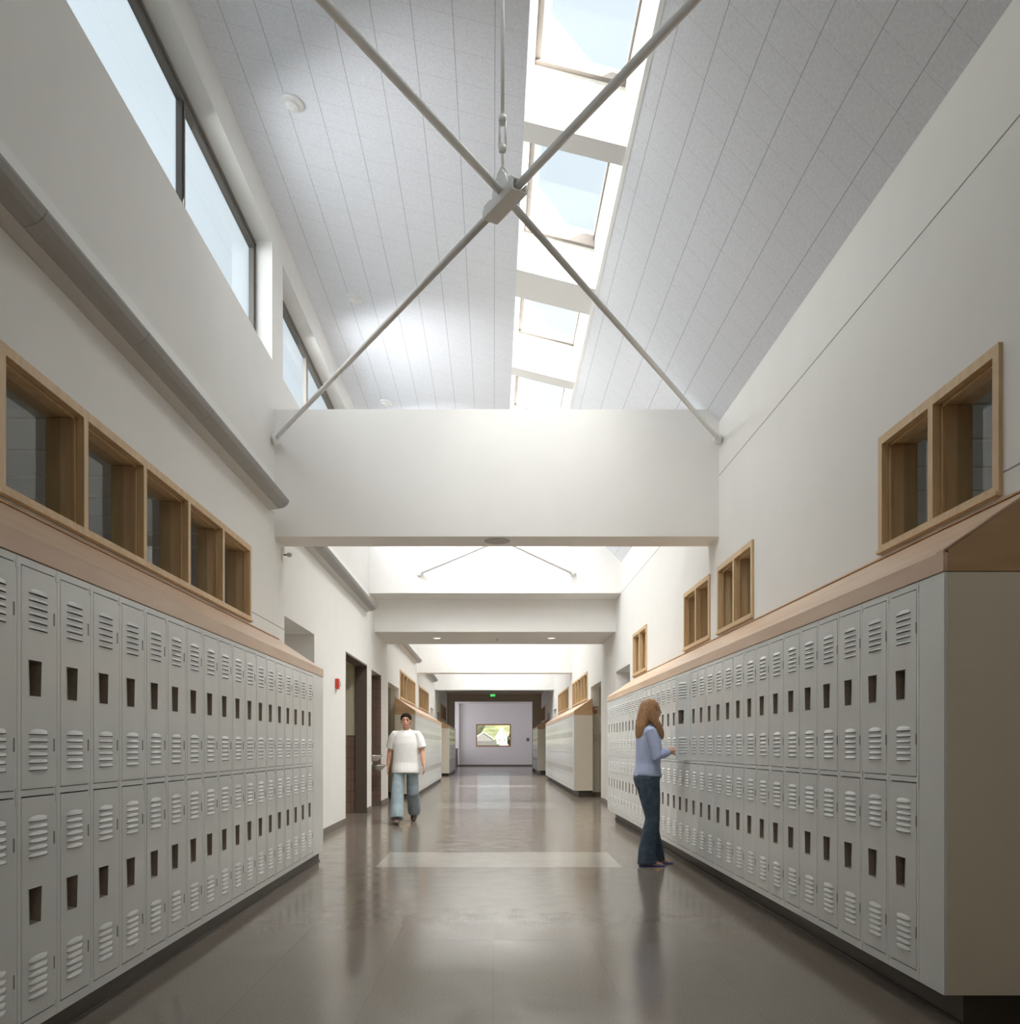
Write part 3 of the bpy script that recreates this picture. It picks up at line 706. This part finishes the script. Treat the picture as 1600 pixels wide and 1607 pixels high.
o = MB().lathe((.08, 18.1, 3.44), [(.03, .0), (.03, -.008), (.012, -.012), (.012, -.03), (.022, -.032)], n=16).build('sprinkler_head', 'chrome'); tag(o, 'tiny sprinkler head midway between the two soffit downlights', 'sprinkler')
# motion sensor below the beam end on the left
r = empty('motion_sensor', (-WL, 9.54, 3.31)); tag(r, 'small white wall-mounted sensor below the left end of the first beam', 'sensor')
MB().box(0.0005, .012, -.03, .03, -.07, .07).build('mounting_plate', 'white', r, bevel=.002)
MB().tube([(.01, 0, 0), (.06, 0, .0)], .008, 8, (0, 0, 1)).build('bracket_arm', 'taupe', r)
MB().ball((.075, 0, .0), (.032, .03, .024), 14).build('sensor_head', 'paleg', r, smooth=True)
# fire alarm
r = empty('fire_alarm', (-WL, 12.76, 2.13)); tag(r, 'small red fire alarm with white strobe on the white wall beside the doorway', 'fire alarm')
MB().box(.0005, .052, -.055, .055, -.075, .075).build('housing', 'red', r, bevel=.004)
MB().box(.052, .082, .0, .045, -.03, .03).build('strobe_lens', 'white', r, bevel=.005)
MB().box(.0005, .03, -.045, .045, -.105, -.078).build('conduit_box', 'white', r)
# drinking fountain
r = empty('drinking_fountain', (-WL-.02, 17.2, .0)); tag(r, 'two-level steel drinking fountain in the brown tiled niche', 'drinking fountain')
for (yy, zz) in ((-.28, 1.045), (.30, .845)):
    MB().lathe((-.02, yy, zz), [(.05, -.12), (.11, -.10), (.185, -.03), (.20, 0), (.19, .004), (.17, -.02), (.02, -.045)], n=28).build('bowl', 'chrome', r, smooth=True)
    MB().tube([(-.12, yy+.08, zz), (-.12, yy+.08, zz+.07), (-.07, yy+.04, zz+.09)], .014, 10, (0, 1, 0)).build('spout', 'chrome', r, smooth=True)
MB().box(-.24, -.16, -.55, .55, .62, .94).build('support_arm', 'chrome', r, bevel=.005)
# signs and papers in the right alcove
def text(body, size, loc, parent, m, ext=.002):
    c = bpy.data.curves.new('lettering', 'FONT'); c.body = body; c.size = size; c.align_x = 'CENTER'; c.align_y = 'CENTER'; c.extrude = ext
    c.materials.append(M[m] if isinstance(m, str) else m); o = bpy.data.objects.new('lettering', c); COL.objects.link(o)
    me = bpy.data.meshes.new_from_object(o); bpy.data.objects.remove(o); me.materials.clear(); me.materials.append(M[m] if isinstance(m, str) else m)
    o = bpy.data.objects.new('lettering', me); COL.objects.link(o); o.location = loc; o.rotation_euler = (PI/2, 0, 0); o.parent = parent; return o
yA = 21.3
r = empty('wall_sign', (2.50, yA-.002, 2.10)); tag(r, 'white sign with a red letter G on the alcove wall behind the right lockers', 'sign')
MB().box(-.115, .115, -.006, 0, -.10, .10).build('board', 'khaki', r); text('G', .20, (-.03, -.009, 0), r, 'red')
o = MB().box(2.44, 2.62, yA-.008, yA-.002, 1.55, 1.93).build('notice', 'paper'); tag(o, 'tall white paper notice below the red lettered sign', 'notice')
r = empty('notice', (2.46, yA-.002, 1.43)); tag(r, 'wide framed white notice lowest on the alcove wall', 'notice')
MB().box(-.085, .12, -.008, 0, -.15, .12).build('sheet', 'paper', r)
m_ = MB(); [m_.box(-.06+.045*i, -.04+.045*i, -.010, -.008, -.10, .07) for i in range(4)]; m_.build('print', 'paleg', r)
# exit sign
r = empty('exit_sign', (-.03, 43.46, H+2.53)); tag(r, 'small green illuminated exit sign above the far portal', 'exit sign')
MB().box(-.16, .16, -.04, .03, -.10, .10).build('housing', 'black', r)
MB().box(-.13, .13, -.044, -.040, -.08, .08).build('sign_face', mat('green_sign', (.05, .35, .08), .4, emit=(.06, .42, .10), estr=.8), r)
text('EXIT', .12, (0, -.046, 0), r, mat('green_letters', (.2, .8, .3), .4, emit=(.25, 1, .35), estr=1.2))
# plaque on the end wall, thermostat marks
r = empty('wall_plaque', (2.09, YE-.003, 1.62)); tag(r, 'small dark square plaque right of the far window', 'plaque')
MB().box(-.08, .08, -.02, 0, -.10, .10).build('board', 'plaque', r); MB().box(-.045, .05, -.023, -.02, -.06, .06).build('inset', 'taupe', r)
r = empty('radiator', (-2.17, 51.5, 0)); tag(r, 'dark box heater low on the far left lobby wall', 'heater')
MB().box(-.12, .05, -.6, .6, .02, 1.05).build('casing', 'bronze', r, bevel=.01)
MB().box(-.12, .08, -.62, .62, 1.05, 1.09).build('lid', 'taupe', r)
# side lobby walls
wall('wall_lobby_left', -4.4, -4.2, 43.5, YE, 0, 4.0, [])
wall('wall_lobby_right', 4.4, 4.6, 43.5, YE, 0, 4.0, [])

# ------------------------------------------------------------------ outside view through the end window
def house(name, x, y, wd, dp, h, rh, colw, colr, label, turn=0):
    r = empty(name, (x, y, -12), turn); tag(r, label, 'house')
    mw = mat('siding', colw, .8); mr = mat('shingle', colr, .8)
    MB().box(-wd/2, wd/2, 0, dp, 0, h).prism_y([(-wd/2, h), (wd/2, h), (0, h+rh)], 0, dp).build('walls', mw, r)
    e = .6; t_ = .35
    k_ = rh/(wd/2)
    MB().prism_y([(-wd/2-e, h-e*k_), (0, h+rh), (0, h+rh+t_), (-wd/2-e, h-e*k_+t_)], -e, dp+e).prism_y([(wd/2+e, h-e*k_), (0, h+rh), (0, h+rh+t_), (wd/2+e, h-e*k_+t_)], -e, dp+e).build('roof', mr, r)
    for i in (-1, 1): MB().box(i*wd*.22-.7, i*wd*.22+.7, -.12, 0, h-2.6, h-1.1).build('window', 'bronze', r)
    return r
house('house', -5.2, 450, 10, 16, 17.0, 3.2, (.10, .097, .09), (.75, .74, .71), 'white gabled house left in the far window')
house('house', 4.6, 470, 6.4, 14, 18.5, 4.6, (.82, .81, .78), (.40, .39, .37), 'tall white gabled house right in the far window')
house('house', .9, 400, 9, 15, 12.6, 2.6, (.50, .42, .36), (.07, .068, .065), 'low grey-roofed house in front in the far window', PI/2)
g = MB().add([(-500, 56, -14), (500, 56, -14), (500, 700, -14), (-500, 700, -14)], [(0, 1, 2, 3)]).build('ground', mat('grass_ground', (.10, .10, .07), .9, noise=.3, nscale=.2)); g['kind'] = 'structure'
hm = MB(); N = 24
pts = [(-260+520*i/N, 48*(.7+.2*math.sin(i*.9+1)+.12*math.sin(i*2.7))) for i in range(N+1)]
hm.add([(x, 640, -14) for x, z in pts]+[(x, 760, z-14+15) for x, z in pts]+[(x, 1000, -14) for x, z in pts],
       [(i, i+1, N+2+i, N+1+i) for i in range(N)]+[(N+1+i, N+2+i, 2*N+3+i, 2*N+2+i) for i in range(N)])
o = hm.build('hillside', mat('wooded_hill', (.17, .18, .085), .95, noise=.5, nscale=.12)); o['kind'] = 'structure'
for i, (x, y, hh, rr_) in enumerate(((9.6, 440, 8, 2.6), (.6, 430, 4.5, 1.2), (2.3, 425, 2.4, .9))):
    r = empty('tree', (x, y, -14)); tag(r, 'dark green tree by the far houses, %s' % ('rightmost in the far window', 'between the two white houses', 'lowest, in front of the tall house')[i], 'tree', 'trees beyond the far window')
    MB().tube([(0, 0, 0), (0, 0, 14+hh*.6)], [.3, .2], 8).build('trunk', 'brownjamb', r)
    m_ = MB()
    for j in range(9):
        a = j*2.4; m_.ball((rr_*.5*math.cos(a), rr_*.5*math.sin(a), 14+hh*(.35+.07*j)), rr_*(.75-.04*j), 10)
    m_.build('crown', mat('leaves', (.05, .10, .03), .9, noise=.4, nscale=2), r, smooth=True)

# ------------------------------------------------------------------ people
def figure_mesh(mb, name, m, parent, voxel=.008, smooth=4):
    o = mb.build(name, m, parent, smooth=True)
    r = o.modifiers.new('weld_volume', 'REMESH'); r.mode = 'VOXEL'; r.voxel_size = voxel; r.use_smooth_shade = True
    s = o.modifiers.new('soften', 'SMOOTH'); s.iterations = smooth; s.factor = .6
    return o
def hand(mb, wrist, d, up, s=1.0, curl=.5, thumb=1):
    """palm and five fingers; d = pointing direction, up = back of the hand, thumb = side sign"""
    d = Vector(d).normalized(); up = Vector(up); up = (up-d*up.dot(d)).normalized(); sd_ = d.cross(up)*thumb; w_ = Vector(wrist)
    mb.tube([w_-d*.02, w_+d*.02, w_+d*.055*s, w_+d*.09*s], [(.024, .020), (.034*s, .017), (.040*s, .015), (.036*s, .012)], 12, tuple(sd_))
    for i, (o_, ln) in enumerate(((.030, .068), (.010, .078), (-.010, .072), (-.029, .055))):
        p = w_+d*.08*s+sd_*o_*s; c1 = (d*math.cos(curl)-up*math.sin(curl)); c2 = (d*math.cos(curl*2.1)-up*math.sin(curl*2.1))
        mb.tube([p, p+d*.015*s, p+d*.015*s+c1*ln*.5*s, p+d*.015*s+c1*ln*.5*s+c2*ln*.45*s], [.0095, .0095, .0085, .007], 8, tuple(sd_))
    p = w_+d*.022*s+sd_*.028*s
    mb.tube([p, p+(d*.5+sd_*.8)*.035*s, p+(d*.8+sd_*.65)*.062*s-up*.008], [.013, .011, .008], 8, tuple(up))
def head(mb, c, s=1.0, male=False):
    c = Vector(c); x, y, z = c
    mb.ball((x, y-.012*s, z+.022*s), (.074*s, .093*s, .090*s), 24)
    mb.ball((x, y+.018*s, z-.035*s), (.056*s, .066*s, .072*s), 20)          # lower face
    mb.ball((x, y+.058*s, z-.088*s), (.024*s, .022*s, .018*s), 12)           # chin
    mb.tube([(x, y+.078*s, z+.018*s), (x, y+.092*s, z-.012*s), (x, y+.098*s, z-.026*s), (x, y+.080*s, z-.034*s)], [.008*s, .010*s, .013*s, .010*s], 10)
    mb.tube([(x-.045*s, y+.066*s, z+.028*s), (x, y+.080*s, z+.030*s), (x+.045*s, y+.066*s, z+.028*s)], .009*s, 8, (0, 0, 1))   # brow
    mb.tube([(x-.022*s, y+.076*s, z-.056*s), (x, y+.083*s, z-.055*s), (x+.022*s, y+.076*s, z-.056*s)], .008*s, 8, (0, 0, 1))
    for k_ in (-1, 1): mb.ball((x+k_*.073*s, y-.008*s, z-.008*s), (.010*s, .019*s, .030*s), 12)
def face_parts(c, s, parent, brow):
    x, y, z = c
    for k_ in (-1, 1):
        MB().ball((x+k_*.030*s, y+.068*s, z+.006*s), (.013*s, .011*s, .008*s), 12).build('eye', 'eye', parent, smooth=True)
        MB().tube([(x+k_*.014*s, y+.084*s, z+.026*s), (x+k_*.03*s, y+.082*s, z+.031*s), (x+k_*.048*s, y+.068*s, z+.026*s)], .0035*s, 6, (0, 0, 1)).build('eyebrow', brow, parent, smooth=True)
    MB().tube([(x-.020*s, y+.080*s, z-.057*s), (x, y+.090*s, z-.056*s), (x+.020*s, y+.080*s, z-.057*s)], (.006*s), 8, (0, 0, 1)).build('mouth', 'lips', parent, smooth=True)
def foot(mb, ank, L=.24, s=1.0):
    x, y, z = ank
    mb.tube([(x, y-.055, .035), (x, y-.03, .045), (x, y+.03, .045), (x, y+.09, .032), (x, y+.14, .022), (x, y+.165, .018)], [(.026, .028), (.034, .040), (.036, .042), (.042, .028), (.044, .016), (.036, .011)], 14)
    for i in range(5): mb.tube([(x-.034+.017*i, y+.145, .018), (x-.034+.017*i, y+.178-abs(i-1.4)*.006, .016)], .009, 8)

# girl at the lockers: local +y is where she faces, world +X
G = empty('person', (1.59, 8.96, 0), -PI/2+math.radians(4)); tag(G, 'girl in light blue shirt, jeans and blue flip-flops reaching into an open locker', 'person')
b = MB()
hips = {1: (.088, -.015, .90), -1: (-.088, -.015, .90)}; kn = {1: (.088, .02, .48), -1: (-.088, .065, .48)}; an = {1: (.088, -.045, .085), -1: (-.095, .085, .085)}
for k_ in (1, -1):
    h_, n_, a_ = hips[k_], kn[k_], an[k_]
    b.tube([h_, ((h_[0]+n_[0])/2, (h_[1]+n_[1])/2+.01, .69), n_, (n_[0], (n_[1]*.6+a_[1]*.4)-.015, .34), a_, (a_[0], a_[1], .04)], [(.086, .095), (.072, .08), .052, .052, .036, .034], 14); foot(b, a_)
b.tube([(0, -.02, .84), (0, -.02, .92), (0, 0, 1.04), (0, .01, 1.18), (0, 0, 1.30), (0, -.01, 1.385), (0, -.005, 1.42)], [(.10, .07), (.135, .085), (.115, .085), (.135, .10), (.145, .098), (.11, .075), (.05, .05)], 20)
b.tube([(0, -.01, 1.38), (0, .005, 1.44), (0, .02, 1.50)], [.052, .047, .046], 14)
HC = (0, .035, 1.588); head(b, HC, .98)
sh = {1: (.150, -.015, 1.365), -1: (-.150, .0, 1.365)}; el = {1: (.205, .05, 1.125), -1: (-.20, .05, 1.12)}; wr = {1: (.13, .185, 1.17), -1: (-.06, .165, 1.14)}
for k_ in (1, -1):
    s_, e_, w_ = (Vector(q[k_]) for q in (sh, el, wr))
    b.tube([s_-Vector((k_*.04, 0, 0)), s_, (s_+e_)/2, e_, (e_+w_)/2, w_], [.045, .046, .042, .037, .034, .024], 12, (0, 0, 1)); hand(b, w_, (w_-e_)+Vector((0, .1, .02)), (k_*.5, 0, 1), .95, .45, -k_)
figure_mesh(b, 'body', 'skin', G, .0065, 2); face_parts(HC, .98, G, 'hair')
# shirt
c_ = MB(); c_.tube([(0, -.012, .915), (0, -.012, .94), (0, -.005, 1.04), (0, .005, 1.18), (0, .0, 1.29), (0, -.012, 1.37), (0, -.008, 1.405), (0, 0, 1.425)], [(.175, .132), (.180, .138), (.158, .124), (.165, .132), (.165, .125), (.145, .095), (.085, .068), (.062, .058)], 24)
for k_ in (1, -1):
    s_, e_, w_ = (Vector(q[k_]) for q in (sh, el, wr)); q = e_+(w_-e_)*.86
    c_.tube([s_-Vector((k_*.05, 0, -.005)), s_+Vector((k_*.01, 0, .0)), (s_+e_)/2, e_+Vector((0, -.01, -.01)), (e_+w_)/2, q], [.060, .064, .060, .056, .050, .042], 14, (0, 0, 1))
c_.tube([(0, -.14, .93), (0, -.13, .90)], [(.10, .012), (.08, .008)], 10); c_.tube([(0, .115, .93), (0, .115, .895)], [(.10, .014), (.07, .008)], 10)
sh_o = figure_mesh(c_, 'shirt', 'shirt', G, .0075, 3)
c_ = MB(); c_.tube([(0, -.006, 1.405), (0, .006, 1.445)], [(.070, .064), (.064, .060)], 18, closed=False); q = c_.build('collar', 'shirt', sh_o, smooth=True); q.modifiers.new('t', 'SOLIDIFY').thickness = .006
# jeans
c_ = MB(); c_.tube([(0, -.02, .80), (0, -.02, .88), (0, -.012, .96), (0, -.005, 1.0)], [(.155, .110), (.178, .134), (.170, .128), (.145, .105)], 20)
for k_ in (1, -1):
    h_, n_, a_ = hips[k_], kn[k_], an[k_]
    c_.tube([(h_[0], h_[1], .88), (h_[0], (h_[1]+n_[1])/2, .70), n_, (n_[0], (n_[1]*.6+a_[1]*.4)-.01, .33), (a_[0], a_[1]+.005, .15), (a_[0], a_[1]+.012, .028)], [(.088, .108), (.082, .098), (.064, .076), (.064, .076), (.070, .088), (.078, .104)], 16)
figure_mesh(c_, 'jeans', 'jeans', G, .0075, 3)
# hair
c_ = MB(); c_.ball((0, .008, 1.618), (.088, .102, .092), 24)
c_.tube([(0, -.010, 1.66), (0, -.025, 1.60), (0, -.045, 1.52), (0, -.075, 1.42), (0, -.090, 1.33), (0, -.095, 1.275)], [(.070, .06), (.090, .075), (.098, .072), (.112, .060), (.105, .042), (.06, .02)], 20)
for k_ in (1, -1): c_.tube([(k_*.060, .018, 1.65), (k_*.080, .010, 1.58), (k_*.086, .028, 1.50), (k_*.088, .085, 1.42), (k_*.085, .115, 1.35), (k_*.08, .125, 1.29)], [(.020, .040), (.022, .046), (.026, .045), (.030, .038), (.026, .030), (.012, .014)], 12)
ho = figure_mesh(c_, 'hair', 'hair', G, .0075, 2)
for k_ in (1, -1):
    f_ = MB(); a_ = an[k_]; x, y = a_[0], a_[1]
    f_.tube([(x, y-.075, .009), (x, y-.05, .009), (x, y+.03, .009), (x, y+.10, .009), (x, y+.165, .009), (x, y+.195, .009)], [(.022, .009), (.036, .010), (.034, .010), (.046, .010), (.044, .010), (.026, .008)], 16)
    so = f_.build('flip_flop', 'flop', G, smooth=True)
    st = MB(); st.tube([(x, y+.135, .03), (x+.025, y+.09, .055), (x+.045, y+.045, .02)], [(.007, .004)]*3, 8); st.tube([(x, y+.135, .03), (x-.025, y+.09, .055), (x-.045, y+.045, .02)], [(.007, .004)]*3, 8)
    st.build('strap', 'flop', so, smooth=True)

# boy walking towards the camera
B = empty('person', (-1.40, 14.0, 0), PI); tag(B, 'boy in white t-shirt and baggy faded jeans walking towards the camera', 'person')
b = MB(); hips = {1: (.10, .0, .90), -1: (-.10, .0, .90)}; kn = {1: (.115, .21, .50), -1: (-.105, -.02, .48)}; an = {1: (.105, .40, .095), -1: (-.10, -.34, .15)}
def shoe(mb, a, pitch):
    x, y, z = a; cs, sn = math.cos(pitch), math.sin(pitch)
    def q(u, v): return (x, y+u*cs-v*sn, z+u*sn+v*cs)
    mb.tube([q(-.085, -.045), q(-.06, -.035), q(.02, -.035), (q(.10, -.055)), q(.17, -.07), q(.20, -.075)], [(.030, .030), (.044, .055), (.046, .058), (.054, .038), (.048, .026), (.030, .016)], 14)
for k_ in (1, -1):
    h_, n_, a_ = (Vector(q[k_]) for q in (hips, kn, an))
    b.tube([h_, (h_+n_)/2, n_, (n_+a_)/2+Vector((0, -.015, 0)), a_], [(.10, .11), .085, .062, .06, .042], 14)
b.tube([(0, -.01, .82), (0, -.01, .93), (0, .01, 1.06), (0, .01, 1.22), (0, 0, 1.36), (0, -.01, 1.44), (0, -.005, 1.47)], [(.14, .11), (.175, .13), (.165, .13), (.175, .13), (.175, .115), (.12, .085), (.06, .06)], 20)
b.tube([(0, -.01, 1.43), (0, .005, 1.49), (0, .015, 1.56)], [.062, .056, .055], 14)
HB = (0, .025, 1.625); head(b, HB, 1.04, True)
sh = {1: (.19, -.01, 1.41), -1: (-.19, -.01, 1.41)}; el = {1: (.265, -.07, 1.13), -1: (-.265, .03, 1.13)}; wr = {1: (.285, .02, .90), -1: (-.30, .17, .92)}
for k_ in (1, -1):
    s_, e_, w_ = (Vector(q[k_]) for q in (sh, el, wr))
    b.tube([s_-Vector((k_*.05, 0, 0)), s_, (s_+e_)/2, e_, (e_+w_)/2, w_], [.055, .056, .050, .043, .040, .028], 12, (0, 1, 0)); hand(b, w_, w_-e_, (k_, 0, .1), 1.05, .40, k_)
figure_mesh(b, 'body', 'skinm', B, .0075, 2); face_parts(HB, 1.04, B, 'hairm')
c_ = MB(); c_.tube([(0, .035, .78), (0, .03, .83), (0, .012, .95), (0, .01, 1.10), (0, .005, 1.26), (0, 0, 1.38), (0, -.01, 1.445), (0, -.005, 1.475), (0, 0, 1.49)], [(.222, .200), (.224, .192), (.212, .168), (.205, .158), (.208, .150), (.185, .118), (.13, .09), (.085, .075), (.072, .070)], 24)
for k_ in (1, -1):
    s_, e_ = Vector(sh[k_]), Vector(el[k_])
    c_.tube([s_-Vector((k_*.09, 0, -.005)), s_-Vector((k_*.015, 0, .008)), s_+(e_-s_)*.2, s_+(e_-s_)*.5, s_+(e_-s_)*.80], [.060, .074, .078, .080, .083], 14, (0, 1, 0))
figure_mesh(c_, 'shirt', 'tee', B, .009, 4)
c_ = MB(); c_.tube([(0, -.01, .78), (0, -.01, .86), (0, -.005, .97)], [(.165, .12), (.175, .13), (.165, .125)], 20)
for k_ in (1, -1):
    h_, n_, a_ = (Vector(q[k_]) for q in (hips, kn, an)); d_ = (a_-n_)
    c_.tube([h_+Vector((0, 0, -.02)), (h_+n_)/2, n_, n_+d_*.5+Vector((0, -.015, 0)), n_+d_*.85, n_+d_*1.02], [(.088, .115), (.098, .115), (.100, .108), (.104, .11), (.108, .115), (.104, .11)], 16)
figure_mesh(c_, 'jeans', 'jeansl', B, .009, 4)
c_ = MB(); c_.ball((0, -.004, 1.668), (.092, .108, .088), 20); c_.tube([(0, -.06, 1.68), (0, -.065, 1.60), (0, -.05, 1.555)], [(.07, .045), (.068, .038), (.05, .02)], 16)
figure_mesh(c_, 'hair', 'hairm', B, .009, 1)
for k_, p_ in ((1, .10), (-1, -.45)):
    f_ = MB(); shoe(f_, an[k_] if k_ == 1 else (an[k_][0], an[k_][1], .165), p_); f_.build('shoe', 'shoe', B, smooth=True)
